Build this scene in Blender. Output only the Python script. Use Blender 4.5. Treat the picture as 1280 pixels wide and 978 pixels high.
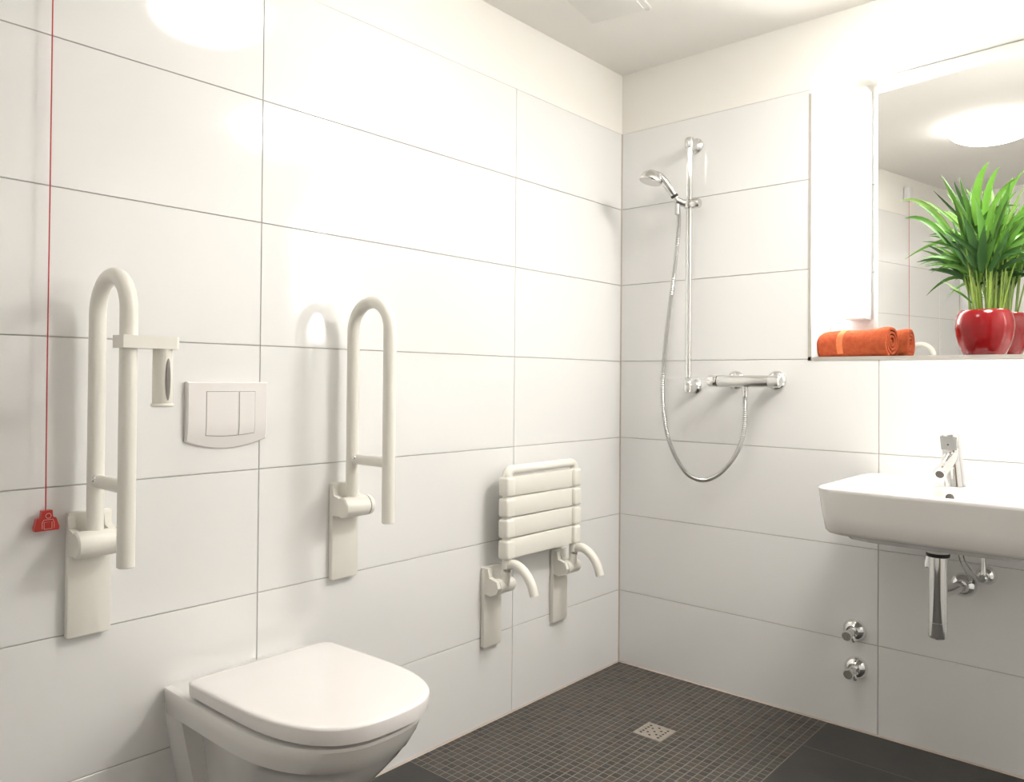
import bpy, bmesh, math, random
from mathutils import Vector, Matrix
random.seed(7)
PI = math.pi

for o in list(bpy.data.objects):
    bpy.data.objects.remove(o, do_unlink=True)
scene = bpy.context.scene
COL = scene.collection

# ------------------------------------------------------------------ camera
cam_d = bpy.data.cameras.new('camera')
cam = bpy.data.objects.new('camera', cam_d)
COL.objects.link(cam)
scene.camera = cam
CAM = Vector((1.6964, -2.6307, 1.1010))
yaw, pitch, roll = math.radians(-41.988), math.radians(0.595), math.radians(0.487)
fwd = Vector((math.sin(yaw) * math.cos(pitch), math.cos(yaw) * math.cos(pitch), math.sin(pitch)))
rgt = fwd.cross(Vector((0, 0, 1))).normalized()
upv = rgt.cross(fwd)
r2 = math.cos(roll) * rgt + math.sin(roll) * upv
u2 = -math.sin(roll) * rgt + math.cos(roll) * upv
cam.matrix_world = Matrix(((r2.x, u2.x, -fwd.x, CAM.x), (r2.y, u2.y, -fwd.y, CAM.y), (r2.z, u2.z, -fwd.z, CAM.z), (0, 0, 0, 1)))
cam_d.sensor_width = 36
cam_d.lens = 977.08 / 1280 * 36
cam_d.shift_x = 22.2 / 1280
cam_d.shift_y = -23.06 / 1280
cam_d.clip_start = 0.02

# ------------------------------------------------------------------ world, exposure, lamp strengths
w = bpy.data.worlds.new('world')
scene.world = w
w.use_nodes = True
w.node_tree.nodes['Background'].inputs[0].default_value = (0.9, 0.95, 1, 1)
w.node_tree.nodes['Background'].inputs[1].default_value = 0.05
scene.view_settings.view_transform = 'Standard'
scene.view_settings.look = 'None'
scene.view_settings.gamma = 1
scene.view_settings.use_curve_mapping = False
scene.view_settings.exposure = 1.9
CEILING_LAMP = 4.0
ADDED_CEILING_LAMP = 11.8
STRIP_LAMP = 6.5

# ------------------------------------------------------------------ materials
def mat(name, col, rough=0.5, metal=0.0, spec=0.5, coat=0.0, emit=None, estr=0.0, trans=0.0, bump=None, var=None, sss=0.0):
    m = bpy.data.materials.new(name)
    m.use_nodes = True
    nt = m.node_tree
    p = nt.nodes['Principled BSDF']
    p.inputs['Base Color'].default_value = (*col, 1)
    p.inputs['Roughness'].default_value = rough
    p.inputs['Metallic'].default_value = metal
    p.inputs['Specular IOR Level'].default_value = spec
    p.inputs['Coat Weight'].default_value = coat
    p.inputs['Coat Roughness'].default_value = 0.05
    p.inputs['Transmission Weight'].default_value = trans
    if sss:
        p.inputs['Subsurface Weight'].default_value = sss
        p.inputs['Subsurface Radius'].default_value = (0.01, 0.01, 0.005)
    if emit:
        p.inputs['Emission Color'].default_value = (*emit, 1)
        p.inputs['Emission Strength'].default_value = estr
    tc = nt.nodes.new('ShaderNodeTexCoord')
    if bump:
        sc, st, dist = bump
        n = nt.nodes.new('ShaderNodeTexNoise'); n.inputs['Scale'].default_value = sc; n.inputs['Detail'].default_value = 4
        b = nt.nodes.new('ShaderNodeBump'); b.inputs['Strength'].default_value = st; b.inputs['Distance'].default_value = dist
        nt.links.new(tc.outputs['Object'], n.inputs['Vector'])
        nt.links.new(n.outputs['Fac'], b.inputs['Height'])
        nt.links.new(b.outputs['Normal'], p.inputs['Normal'])
    if var:
        sc, c2 = var
        n = nt.nodes.new('ShaderNodeTexNoise'); n.inputs['Scale'].default_value = sc; n.inputs['Detail'].default_value = 5
        r = nt.nodes.new('ShaderNodeValToRGB')
        r.color_ramp.elements[0].position = 0.35; r.color_ramp.elements[0].color = (*col, 1)
        r.color_ramp.elements[1].position = 0.7; r.color_ramp.elements[1].color = (*c2, 1)
        nt.links.new(tc.outputs['Object'], n.inputs['Vector'])
        nt.links.new(n.outputs['Fac'], r.inputs['Fac'])
        nt.links.new(r.outputs['Color'], p.inputs['Base Color'])
    return m

M = {}
M['tile'] = mat('white_glazed_tile', (0.83, 0.828, 0.815), 0.07, spec=0.5, var=(1.5, (0.84, 0.836, 0.82)))
M['grout'] = mat('grey_grout', (0.60, 0.57, 0.52), 0.9, var=(40, (0.66, 0.63, 0.57)))
M['paint'] = mat('cream_wall_paint', (0.87, 0.85, 0.80), 0.85, var=(2, (0.88, 0.86, 0.81)), bump=(120, 0.05, 0.001))
M['ceil'] = mat('cream_ceiling_paint', (0.90, 0.88, 0.835), 0.9, var=(2, (0.905, 0.885, 0.84)), bump=(120, 0.05, 0.001))
M['sealant'] = mat('beige_sealant', (0.50, 0.42, 0.36), 0.5, var=(30, (0.54, 0.46, 0.40)))
M['floor_grout'] = mat('floor_grout', (0.20, 0.18, 0.15), 0.85, var=(30, (0.24, 0.21, 0.18)))
M['slate'] = mat('dark_stone_tile', (0.032, 0.031, 0.029), 0.45, var=(9, (0.045, 0.042, 0.038)), bump=(60, 0.15, 0.001))
MOS = [mat('mosaic_stone_%s' % n, c, 0.5, var=(55, d), bump=(150, 0.2, 0.001)) for n, c, d in (
    ('grey', (0.050, 0.046, 0.041), (0.066, 0.060, 0.053)), ('dark', (0.035, 0.032, 0.029), (0.050, 0.045, 0.040)),
    ('brown', (0.064, 0.047, 0.035), (0.076, 0.059, 0.045)), ('green', (0.052, 0.050, 0.036), (0.064, 0.060, 0.046)),
    ('mid', (0.056, 0.050, 0.045), (0.07, 0.063, 0.056)))]
M['plastic'] = mat('cream_white_plastic', (0.83, 0.81, 0.74), 0.28, spec=0.5, var=(6, (0.84, 0.82, 0.75)))
M['plastic_w'] = mat('white_gloss_plastic', (0.84, 0.81, 0.79), 0.2, var=(6, (0.85, 0.82, 0.80)))
M['gap'] = mat('dark_seam', (0.10, 0.09, 0.08), 0.7, var=(40, (0.13, 0.11, 0.1)))
M['greyinset'] = mat('grey_window_inset', (0.22, 0.20, 0.19), 0.35, var=(30, (0.26, 0.24, 0.22)))
M['ceramic'] = mat('white_ceramic', (0.84, 0.82, 0.79), 0.06, spec=0.55, coat=0.3, var=(4, (0.85, 0.83, 0.80)))
M['chrome'] = mat('chrome', (0.78, 0.78, 0.77), 0.07, metal=1, var=(20, (0.80, 0.80, 0.79)))
M['satin'] = mat('satin_chrome', (0.72, 0.72, 0.70), 0.24, metal=1, var=(20, (0.75, 0.75, 0.73)))
M['hose'] = mat('hose_metal', (0.50, 0.50, 0.49), 0.3, metal=1, var=(40, (0.56, 0.56, 0.55)))
M['steel'] = mat('brushed_steel', (0.40, 0.36, 0.31), 0.5, metal=0.6, var=(60, (0.47, 0.43, 0.37)))
M['trim'] = mat('aluminium_edge_trim', (0.52, 0.49, 0.44), 0.42, metal=0.35, var=(30, (0.56, 0.53, 0.48)))
M['black'] = mat('black_rubber', (0.015, 0.014, 0.013), 0.5, var=(30, (0.02, 0.02, 0.018)))
M['mirror'] = mat('mirror_silver', (0.93, 0.93, 0.91), 0.0, metal=1)
M['mirror_edge'] = mat('mirror_edge', (0.72, 0.74, 0.71), 0.2, var=(20, (0.6, 0.62, 0.58)))
M['red'] = mat('red_plastic', (0.50, 0.035, 0.03), 0.35, var=(30, (0.56, 0.045, 0.035)))
M['redcord'] = mat('red_cord', (0.52, 0.05, 0.055), 0.6, var=(200, (0.6, 0.07, 0.07)))
M['pinkline'] = mat('pale_pink_print', (0.85, 0.42, 0.38), 0.5, var=(50, (0.88, 0.46, 0.42)))
M['pot'] = mat('dark_red_glaze', (0.20, 0.006, 0.008), 0.10, spec=0.35, coat=0.1, var=(8, (0.23, 0.008, 0.009)))
M['soil'] = mat('potting_soil', (0.04, 0.03, 0.02), 0.95, var=(60, (0.09, 0.06, 0.04)), bump=(90, 0.8, 0.004))
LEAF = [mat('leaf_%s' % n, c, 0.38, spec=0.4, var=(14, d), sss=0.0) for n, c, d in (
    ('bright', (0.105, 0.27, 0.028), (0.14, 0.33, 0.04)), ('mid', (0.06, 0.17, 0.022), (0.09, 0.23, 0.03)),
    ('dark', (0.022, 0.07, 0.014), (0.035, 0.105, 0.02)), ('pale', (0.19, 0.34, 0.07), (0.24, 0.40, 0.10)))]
M['stem'] = mat('pale_green_stem', (0.26, 0.36, 0.06), 0.4, var=(30, (0.16, 0.27, 0.035)))
M['towel'] = mat('orange_terry', (0.43, 0.082, 0.034), 0.95, spec=0.1, var=(70, (0.52, 0.12, 0.048)), bump=(420, 0.9, 0.004))
M['towel_band'] = mat('woven_orange_border', (0.62, 0.18, 0.075), 0.85, spec=0.1, var=(120, (0.78, 0.23, 0.09)), bump=(500, 0.3, 0.001))
M['lamp_glass'] = mat('lit_opal_glass', (0.95, 0.93, 0.88), 0.25, emit=(1.0, 0.965, 0.92), estr=CEILING_LAMP)
M['added_lamp_glass'] = mat('added_lit_opal_glass', (0.95, 0.93, 0.88), 0.25, emit=(1.0, 0.965, 0.92), estr=ADDED_CEILING_LAMP)
M['strip_glass'] = mat('lit_strip_diffuser', (0.95, 0.95, 0.93), 0.3, emit=(1.0, 0.99, 0.97), estr=STRIP_LAMP)
M['lamp_metal'] = mat('white_lamp_housing', (0.75, 0.75, 0.74), 0.4, var=(20, (0.78, 0.78, 0.77)))
M['wood'] = mat('added_door_wood', (0.30, 0.20, 0.12), 0.45, var=(6, (0.36, 0.25, 0.15)))
M['wood_frame'] = mat('added_door_frame_wood', (0.34, 0.24, 0.15), 0.45, var=(6, (0.38, 0.27, 0.17)))
M['vent'] = mat('grey_white_vent_plastic', (0.80, 0.795, 0.76), 0.5, var=(10, (0.82, 0.81, 0.775)))
M['clear'] = mat('clear_acrylic', (0.9, 0.91, 0.91), 0.05)
M['clear'].node_tree.nodes['Principled BSDF'].inputs['Alpha'].default_value = 0.13

# ------------------------------------------------------------------ mesh helpers
class MB:
    def __init__(self):
        self.bm = bmesh.new()

    def ring_faces(self, rings, closed=True, cap0=True, cap1=True, mi=0):
        R = [[self.bm.verts.new(p) for p in r] for r in rings]
        n = len(R[0])
        for a, b in zip(R[:-1], R[1:]):
            for i in range(n if closed else n - 1):
                j = (i + 1) % n
                f = self.bm.faces.new((a[i], a[j], b[j], b[i])); f.material_index = mi
        if cap0: self.bm.faces.new(list(reversed(R[0]))).material_index = mi
        if cap1: self.bm.faces.new(R[-1]).material_index = mi
        return R

    def box(self, x0, x1, y0, y1, z0, z1, bev=0.0, seg=2, mtx=None):
        g = bmesh.ops.create_cube(self.bm, size=1)
        vs = g['verts']
        for v in vs:
            v.co = Vector(((x0 + x1) / 2 + v.co.x * (x1 - x0), (y0 + y1) / 2 + v.co.y * (y1 - y0), (z0 + z1) / 2 + v.co.z * (z1 - z0)))
        if mtx:
            for v in vs: v.co = mtx @ v.co
        if bev:
            es = {e for v in vs for e in v.link_edges}
            bmesh.ops.bevel(self.bm, geom=list(es), offset=bev, segments=seg, affect='EDGES', profile=0.5)
        return self

    def tube(self, pts, r, n=16, caps=True):
        pts = [Vector(p) for p in pts]
        rr = r if isinstance(r, (list, tuple)) else [r] * len(pts)
        t0 = (pts[1] - pts[0]).normalized()
        ref = Vector((0, 0, 1)) if abs(t0.z) < 0.9 else Vector((1, 0, 0))
        u = t0.cross(ref).normalized()
        rings = []
        for i, p in enumerate(pts):
            if i == 0: t = t0
            elif i == len(pts) - 1: t = (pts[i] - pts[i - 1]).normalized()
            else:
                t = ((pts[i + 1] - pts[i]).normalized() + (pts[i] - pts[i - 1]).normalized())
                t = t.normalized() if t.length > 1e-6 else (pts[i + 1] - pts[i]).normalized()
            u = (u - t * u.dot(t)).normalized()
            v = t.cross(u)
            rings.append([p + rr[i] * (math.cos(2 * PI * k / n) * u + math.sin(2 * PI * k / n) * v) for k in range(n)])
        self.ring_faces(rings, True, caps, caps)
        return self

    def lathe(self, prof, origin=(0, 0, 0), axis=(0, 0, 1), n=28, cap0=True, cap1=True):
        a = Vector(axis).normalized()
        ref = Vector((0, 0, 1)) if abs(a.z) < 0.9 else Vector((1, 0, 0))
        u = a.cross(ref).normalized(); v = a.cross(u)
        o = Vector(origin)
        self.ring_faces([[o + a * h + max(r, 1e-4) * (math.cos(2 * PI * k / n) * u + math.sin(2 * PI * k / n) * v) for k in range(n)] for r, h in prof], True, cap0, cap1)
        return self

    def prism(self, poly, d0, d1, f, bev=0.0, seg=2):
        """poly: 2D outline, f(a, b, d) -> point, extruded from d0 to d1"""
        before = set(self.bm.verts)
        self.ring_faces([[f(a, b, d0) for a, b in poly], [f(a, b, d1) for a, b in poly]])
        if bev:
            vs = [v for v in self.bm.verts if v not in before]
            es = {e for v in vs for e in v.link_edges if e.calc_face_angle(0) > 0.5}
            bmesh.ops.bevel(self.bm, geom=list(es), offset=bev, segments=seg, affect='EDGES', profile=0.5)
        return self

    def build(self, name, m, parent=None, smooth=35, loc=None):
        bmesh.ops.recalc_face_normals(self.bm, faces=self.bm.faces)
        me = bpy.data.meshes.new(name)
        self.bm.to_mesh(me); self.bm.free()
        for mm in (m if isinstance(m, (list, tuple)) else [m]): me.materials.append(mm)
        if smooth:
            me.shade_smooth(); me.set_sharp_from_angle(angle=math.radians(smooth))
        return link(name, me, parent)

def link(name, me, parent=None):
    o = bpy.data.objects.new(name, me)
    COL.objects.link(o)
    if parent:
        o.parent = parent
        o.matrix_parent_inverse = Matrix.Translation(-parent.location)
    return o

def tag(o, label=None, cat=None, group=None, kind=None):
    if label: o['label'] = label
    if cat: o['category'] = cat
    if group: o['group'] = group
    if kind: o['kind'] = kind
    return o

def thing(name, label, cat, loc, group=None):
    o = bpy.data.objects.new(name, None)
    o.empty_display_size = 0.05
    COL.objects.link(o); o.location = loc
    return tag(o, label, cat, group)

def arc(c, r, a0, a1, n, f):
    return [f(c[0] + r * math.cos(a0 + (a1 - a0) * i / n), c[1] + r * math.sin(a0 + (a1 - a0) * i / n)) for i in range(n + 1)]

def smooth_path(pts, k=6):
    """Catmull-Rom through the points"""
    P = [Vector(p) for p in pts]
    P = [P[0] * 2 - P[1]] + P + [P[-1] * 2 - P[-2]]
    out = []
    for i in range(1, len(P) - 2):
        for j in range(k):
            t = j / k
            a, b, c, d = P[i - 1], P[i], P[i + 1], P[i + 2]
            out.append(0.5 * ((2 * b) + (c - a) * t + (2 * a - 5 * b + 4 * c - d) * t * t + (3 * b - a - 3 * c + d) * t ** 3))
    out.append(P[-2])
    return out

# ------------------------------------------------------------------ room shell
RX, RY, RZ = 2.42, -2.86, 2.315          # right wall, door wall, ceiling
TH = 0.30                                # tile row height
Z_OFF = -0.0186
ROWS = [max(0.0, TH * k + Z_OFF) for k in range(8)]
TOP = ROWS[-1]                           # upper edge of the tiling, 2.081
NX0, NX1, ND = 0.737, 2.32, 0.205        # niche
NZ0, NZ1 = 1.187, 2.125
TRIM_TOP = 2.069
G = 0.0011                               # half joint

def tile_mesh(w, h, f, m, name='tile'):
    """one tile of w x h: slab with a small chamfered edge; f(a, b, d) maps to the wall (d = height off the wall)"""
    b = MB(); c = 0.0007
    def ring(i, d): return [f(i, i, d), f(w - i, i, d), f(w - i, h - i, d), f(i, h - i, d)]
    b.ring_faces([ring(0, -0.006), ring(0, -0.0008), ring(c, 0.0)])
    return b

def tiles(parent, f, a_edges, b_edges, m, name='tile', skip=None):
    for a0, a1 in zip(a_edges[:-1], a_edges[1:]):
        for b0, b1 in zip(b_edges[:-1], b_edges[1:]):
            for (p0, p1, q0, q1) in ([(a0, a1, b0, b1)] if not skip else skip(a0, a1, b0, b1)):
                tile_mesh(p1 - p0 - 2 * G, q1 - q0 - 2 * G, lambda a, b, d, p=p0 + G, q=q0 + G: f(p + a, q + b, d), m).build(name, m, parent, smooth=0)

W = 0.9528
b = MB(); b.box(-0.12, -0.004, RY - 0.1, 0.3, -0.05, TOP)
wl = tag(b.build('wall_left', M['grout'], smooth=0), 'glossy white tiled wall on the left with large flat tiles', kind='structure')
b = MB(); b.box(-0.12, -0.0008, RY - 0.1, 0.3, TOP, RZ); b.build('plaster', M['paint'], wl, smooth=0)
ya = [0.0, 0.645, 1.598, 2.551, -RY]
tiles(wl, lambda a, b_, d: (d, -a, b_), ya, ROWS, M['tile'])

# back wall with the recessed niche
b = MB()
b.box(-0.1, RX + 0.1, 0.004, 0.32, -0.05, NZ0 - 0.004)
b.box(-0.1, NX0 - 0.004, 0.004, 0.32, NZ0 - 0.004, TOP)
b.box(NX1 + 0.004, RX + 0.1, 0.004, 0.32, NZ0 - 0.004, TOP)
b.box(NX0 - 0.004, NX1 + 0.004, ND + 0.004, 0.32, NZ0 - 0.004, TOP)
wb = tag(b.build('wall_back', M['grout'], smooth=0), 'white tiled wall behind the shower and washbasin with a recessed niche', kind='structure')
b = MB(); b.box(-0.1, RX + 0.1, 0.0008, 0.32, NZ1, RZ); b.box(-0.1, NX0 - 0.0005, 0.0008, 0.32, TOP, NZ1); b.box(NX1 + 0.0005, RX + 0.1, 0.0008, 0.32, TOP, NZ1)
b.box(NX0 - 0.0005, NX1 + 0.0005, ND + 0.0008, 0.32, TOP, NZ1); b.build('plaster', M['paint'], wb, smooth=0)
def niche_skip(a0, a1, b0, b1):
    if b1 <= NZ0 + 0.001 or a1 <= NX0 or a0 >= NX1: return [(a0, a1, b0, b1)]
    out = []
    if a0 < NX0: out.append((a0, NX0, b0, b1))
    if a1 > NX1: out.append((max(a0, NX1), a1, b0, b1))
    return out
tiles(wb, lambda a, b_, d: (a, -d, b_), [0.0, W, 2 * W, RX], ROWS, M['tile'], skip=niche_skip)
NR = [NZ0] + ROWS[5:8]
tiles(wb, lambda a, b_, d: (a, ND - d, b_), [NX0, NX0 + 0.19, NX0 + 0.19 + W, NX1], NR, M['tile'])
tiles(wb, lambda a, b_, d: (NX0 + d, a, b_), [0.0, ND], NR, M['tile'])
tiles(wb, lambda a, b_, d: (NX1 - d, a, b_), [0.0, ND], NR, M['tile'])
tiles(wb, lambda a, b_, d: (a, b_, NZ0 + d), [NX0, NX0 + 0.6, NX0 + 1.2, NX1], [0.0, ND], M['tile'])
# metal edge profile around the niche
b = MB()
b.box(NX0 - 0.004, NX0 + 0.006, -0.0015, 0.006, NZ0 - 0.010, TRIM_TOP)
b.box(NX0 - 0.004, NX1 + 0.006, -0.0015, 0.006, NZ0 - 0.010, NZ0 + 0.0015)
b.box(NX1 - 0.006, NX1 + 0.006, -0.0015, 0.006, NZ0 - 0.010, TRIM_TOP)
tag(b.build('trim_1', M['trim'], smooth=0), 'grey metal edge profile framing the niche', kind='structure')

# right wall and door wall (seen in the mirror)
b = MB(); b.box(RX + 0.004, RX + 0.12, RY - 0.1, 0.3, -0.05, TOP)
wr = tag(b.build('wall_right', M['grout'], smooth=0), 'white tiled wall on the right, out of view', kind='structure')
b = MB(); b.box(RX + 0.0008, RX + 0.12, RY - 0.1, 0.3, TOP, RZ); b.build('plaster', M['paint'], wr, smooth=0)
tiles(wr, lambda a, b_, d: (RX - d, -a, b_), [0.0, W, 2 * W, -RY], ROWS, M['tile'])
b = MB(); b.box(-0.1, RX + 0.1, RY - 0.12, RY - 0.004, -0.05, TOP)
wf = tag(b.build('wall_front', M['grout'], smooth=0), 'white tiled wall behind the camera, seen in the mirror', kind='structure')
b = MB(); b.box(-0.1, RX + 0.1, RY - 0.12, RY - 0.0008, TOP, RZ); b.build('plaster', M['paint'], wf, smooth=0)
tiles(wf, lambda a, b_, d: (a, RY + d, b_), [0.0, W, 2 * W, RX], ROWS, M['tile'])

# unseen door added beside the camera to cut light bounced onto the left wall
b = MB(); b.box(RX - 0.012, RX - 0.0005, -2.62, -2.56, 0.004, 2.06); b.box(RX - 0.012, RX - 0.0005, -1.62, -1.56, 0.004, 2.06); b.box(RX - 0.012, RX - 0.0005, -2.56, -1.62, 2.0, 2.06)
dr_ = tag(b.build('added_door_1', M['wood_frame'], smooth=0), 'unseen brown wooden door added in the right wall to reduce bounced light', kind='structure')
b = MB(); b.box(RX - 0.009, RX - 0.0005, -2.558, -1.622, 0.008, 1.998); b.build('added_door_leaf', M['wood'], dr_, smooth=0)
MB().tube([(RX - 0.009, -1.69, 1.03), (RX - 0.055, -1.69, 1.03), (RX - 0.058, -1.70, 1.03), (RX - 0.058, -1.81, 1.03)], 0.009, 14).build('added_door_handle', M['satin'], dr_)
b = MB(); b.box(-0.12, RX + 0.12, RY - 0.12, 0.32, RZ, RZ + 0.1)
tag(b.build('ceiling', M['ceil'], smooth=0), 'plain cream painted ceiling', kind='structure')

# ------------------------------------------------------------------ floor
b = MB(); b.box(-0.05, RX + 0.05, RY - 0.05, 0.05, -0.1, -0.0005)
fl = tag(b.build('floor', M['floor_grout'], smooth=0), 'dark floor of stone mosaic in the shower and large slate tiles', kind='structure')
MX, MY = 0.80, 1.10
NXM, NYM = 32, 44
px_, py_ = MX / NXM, MY / NYM
DR = (0.375, 0.475, 0.400, 0.500)      # drain x0 x1, -y0 -y1
mos_me = []
for m in MOS:
    b = MB(); s = px_ - 0.0034; c = 0.0004
    b.ring_faces([[(0, 0, -0.004), (s, 0, -0.004), (s, s, -0.004), (0, s, -0.004)], [(0, 0, -c), (s, 0, -c), (s, s, -c), (0, s, -c)], [(c, c, 0), (s - c, c, 0), (s - c, s - c, 0), (c, s - c, 0)]], cap0=False)
    bmesh.ops.recalc_face_normals(b.bm, faces=b.bm.faces)
    me = bpy.data.meshes.new('mosaic_tile'); b.bm.to_mesh(me); b.bm.free(); me.materials.append(m); mos_me.append(me)
cells = []
for i in range(NXM):
    for j in range(NYM):
        x, y = i * px_ + 0.0017, -(j + 1) * py_ + 0.0017
        if x + px_ > DR[0] + 0.004 and x < DR[1] - 0.004 and -y > DR[2] + 0.004 and -(y + px_) < DR[3] - 0.004: continue
        p = Vector((x, y, 0)) - CAM
        inview = 489 - 23 - 977 * (p.dot(u2) / p.dot(fwd)) < 985
        cells.append((0 if inview else 1, p.length, x, y))
cells.sort()
fieldb = MB()
for k, (v, d, x, y) in enumerate(cells):
    q = random.random()
    t = 0 if q < 0.34 else 1 if q < 0.58 else 2 if q < 0.70 else 3 if q < 0.76 else 4
    dz = random.uniform(-0.0001, 0.0002)
    if k < 300:
        o = link('mosaic_tile', mos_me[t], fl); o.location = (x, y, dz)
    else:
        n0 = len(fieldb.bm.faces); fieldb.bm.from_mesh(mos_me[t]); fieldb.bm.faces.ensure_lookup_table(); fieldb.bm.verts.ensure_lookup_table()
        for f in fieldb.bm.faces[n0:]: f.material_index = t
        for vv in fieldb.bm.verts[-12:]: vv.co += Vector((x, y, dz))
tag(fieldb.build('mosaic_field', MOS, fl, smooth=0), kind='stuff')
def floor_tiles(xe, ye):
    tiles(fl, lambda a, b_, d: (a, -b_, d), xe, ye, M['slate'], name='floor_tile')
floor_tiles([MX, 1.40, 2.0, RX], [0.0, 0.22, 0.82, 1.10])
floor_tiles([0.0, 0.30, 0.90, 1.50, 2.10, RX], [1.10, 1.40, 1.70, 2.0, 2.30, 2.60, -RY])
# sealant beads in the inner corners
def bead(name, p0, p1, d1, d2, r=0.0045):
    b = MB(); p0, p1, d1, d2 = map(Vector, (p0, p1, d1, d2))
    b.ring_faces([[p + d1 * 0.0005 - d2 * 0 , p + d1 * r, p + d1 * r * 0.4 + d2 * r * 0.4, p + d2 * r] for p in (p0, p1)])
    tag(b.build(name, M['sealant'], smooth=0), kind='structure')
bead('trim_2', (0, -0.006, 0), (0, RY, 0), (1, 0, 0), (0, 0, 1))
bead('trim_3', (0.006, 0, 0), (RX, 0, 0), (0, -1, 0), (0, 0, 1))
bead('trim_4', (0, 0, 0), (0, 0, TOP), (1, 0, 0), (0, -1, 0), 0.004)

# floor drain
t = thing('floor_drain', 'small square perforated metal drain grate set in the dark mosaic floor', 'drain', ((DR[0] + DR[1]) / 2, -(DR[2] + DR[3]) / 2, 0.0))
dx0, dx1, dy0, dy1 = DR[0] + 0.0015, DR[1] - 0.0015, -DR[3] + 0.0015, -DR[2] - 0.0015
b = MB()
b.box(dx0, dx1, dy0, dy0 + 0.010, -0.006, 0.0012); b.box(dx0, dx1, dy1 - 0.010, dy1, -0.006, 0.0012)
b.box(dx0, dx0 + 0.010, dy0 + 0.010, dy1 - 0.010, -0.006, 0.0012); b.box(dx1 - 0.010, dx1, dy0 + 0.010, dy1 - 0.010, -0.006, 0.0012)
b.build('frame', M['steel'], t, smooth=0)
b = MB(); b.box(dx0 + 0.011, dx1 - 0.011, dy0 + 0.011, dy1 - 0.011, -0.006, 0.0006); b.build('grate', M['steel'], t, smooth=0)
for i in range(5):
    for j in range(5):
        if (i + j) % 2 == 0 or i in (0, 4):
            cx, cy = dx0 + 0.018 + i * (dx1 - dx0 - 0.036) / 4, dy0 + 0.018 + j * (dy1 - dy0 - 0.036) / 4
            big = (i, j) in ((0, 0), (4, 4), (0, 4), (4, 0))
            MB().lathe([(0.0045 if big else 0.0042, 0), (0.0040, 0.0004)], (cx, cy, 0.0006), n=10).build('hole', M['black'], t)

# ------------------------------------------------------------------ ceiling fixtures
def ceiling_lamp(x, y, label, glass, R=0.185):
    t = thing('ceiling_lamp', label, 'lamp', (x, y, RZ), 'opal dome ceiling lamps')
    MB().lathe([(R - 0.015, 0), (R - 0.015, -0.018), (R - 0.02, -0.02)], (x, y, RZ)).build('base_ring', M['lamp_metal'], t)
    MB().lathe([(R * math.cos(a), -0.02 - 0.072 * math.sin(a)) for a in [PI / 2 * k / 12 for k in range(13)]], (x, y, RZ), n=40, cap0=True).build('glass_dome', glass, t)
ceiling_lamp(0.72, -1.36, 'round opal glass dome lamp glowing on the ceiling, seen in the mirror', M['lamp_glass'])
ceiling_lamp(1.56, -0.48, 'larger round opal glass dome lamp added on the ceiling near the washbasin for extra light, outside the frame', M['added_lamp_glass'], 0.26)  # unseen lamp, added to brighten the shower corner and upper walls

t = thing('ceiling_vent', 'square white vent cover on the ceiling above the shower', 'vent', (0.29, -0.56, RZ))
rz = Matrix.Translation((0.30, -0.55, 0)) @ Matrix.Rotation(math.radians(10), 4, 'Z')
b = MB(); b.box(-0.105, 0.105, -0.105, 0.105, RZ - 0.007, RZ, 0.002, 2, rz); b.build('cover', M['vent'], t)
b = MB(); b.box(-0.085, 0.085, -0.085, 0.085, RZ - 0.010, RZ - 0.0065, 0.001, 2, rz); b.build('grille_plate', M['vent'], t)
b = MB(); b.box(0.088, 0.100, 0.088, 0.100, RZ - 0.012, RZ - 0.0065, 0.001, 2, rz); b.build('clip', M['clear'], t)

# ------------------------------------------------------------------ niche lamps and mirror
def strip_lamp(x0, x1, label):
    t = thing('strip_lamp', label, 'lamp', ((x0 + x1) / 2, ND, 1.32), 'vertical strip lamps beside the mirror')
    b = MB(); b.box(x0 - 0.003, x1 + 0.003, 0.165, ND - 0.0005, 1.318, 2.098, 0.003); b.build('housing', M['lamp_metal'], t)
    b = MB(); b.box(x0, x1, 0.132, 0.1655, 1.326, 2.090, 0.008, 3); b.build('diffuser', M['strip_glass'], t)
    for z in (1.318, 2.090):
        b = MB(); b.box(x0 - 0.003, x1 + 0.003, 0.131, 0.166, z, z + 0.008, 0.002); b.build('end_cap', M['lamp_metal'], t)
strip_lamp(0.806, 0.869, 'tall lit strip lamp in the niche left of the mirror, above the orange towel')
strip_lamp(2.20, 2.265, 'tall lit strip lamp added at the right end of the niche for extra light, outside the frame')  # unseen second strip, added for more light from the right

MXL, MYL, MDL = 0.95, 0.157, -0.085
t = thing('wall_mirror', 'large frameless mirror standing in the wall niche behind plant and towel', 'mirror', (0.9, 0.17, NZ0))
mm = Matrix.Translation((MXL, MYL, NZ0 + 0.0005)) @ Matrix.Rotation(math.atan(MDL), 4, 'Z') @ Matrix.Rotation(math.radians(0.42), 4, 'X')
b = MB(); b.box(-0.047, 0.85, 0.0, 0.0005, 0.003, 0.9345, mtx=mm); b.build('mirror_glass', M['mirror'], t, smooth=0)
b = MB(); b.box(-0.0485, 0.8515, 0.0007, 0.006, 0.002, 0.9352, mtx=mm); b.build('mirror_back', M['mirror_edge'], t, smooth=0)

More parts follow.
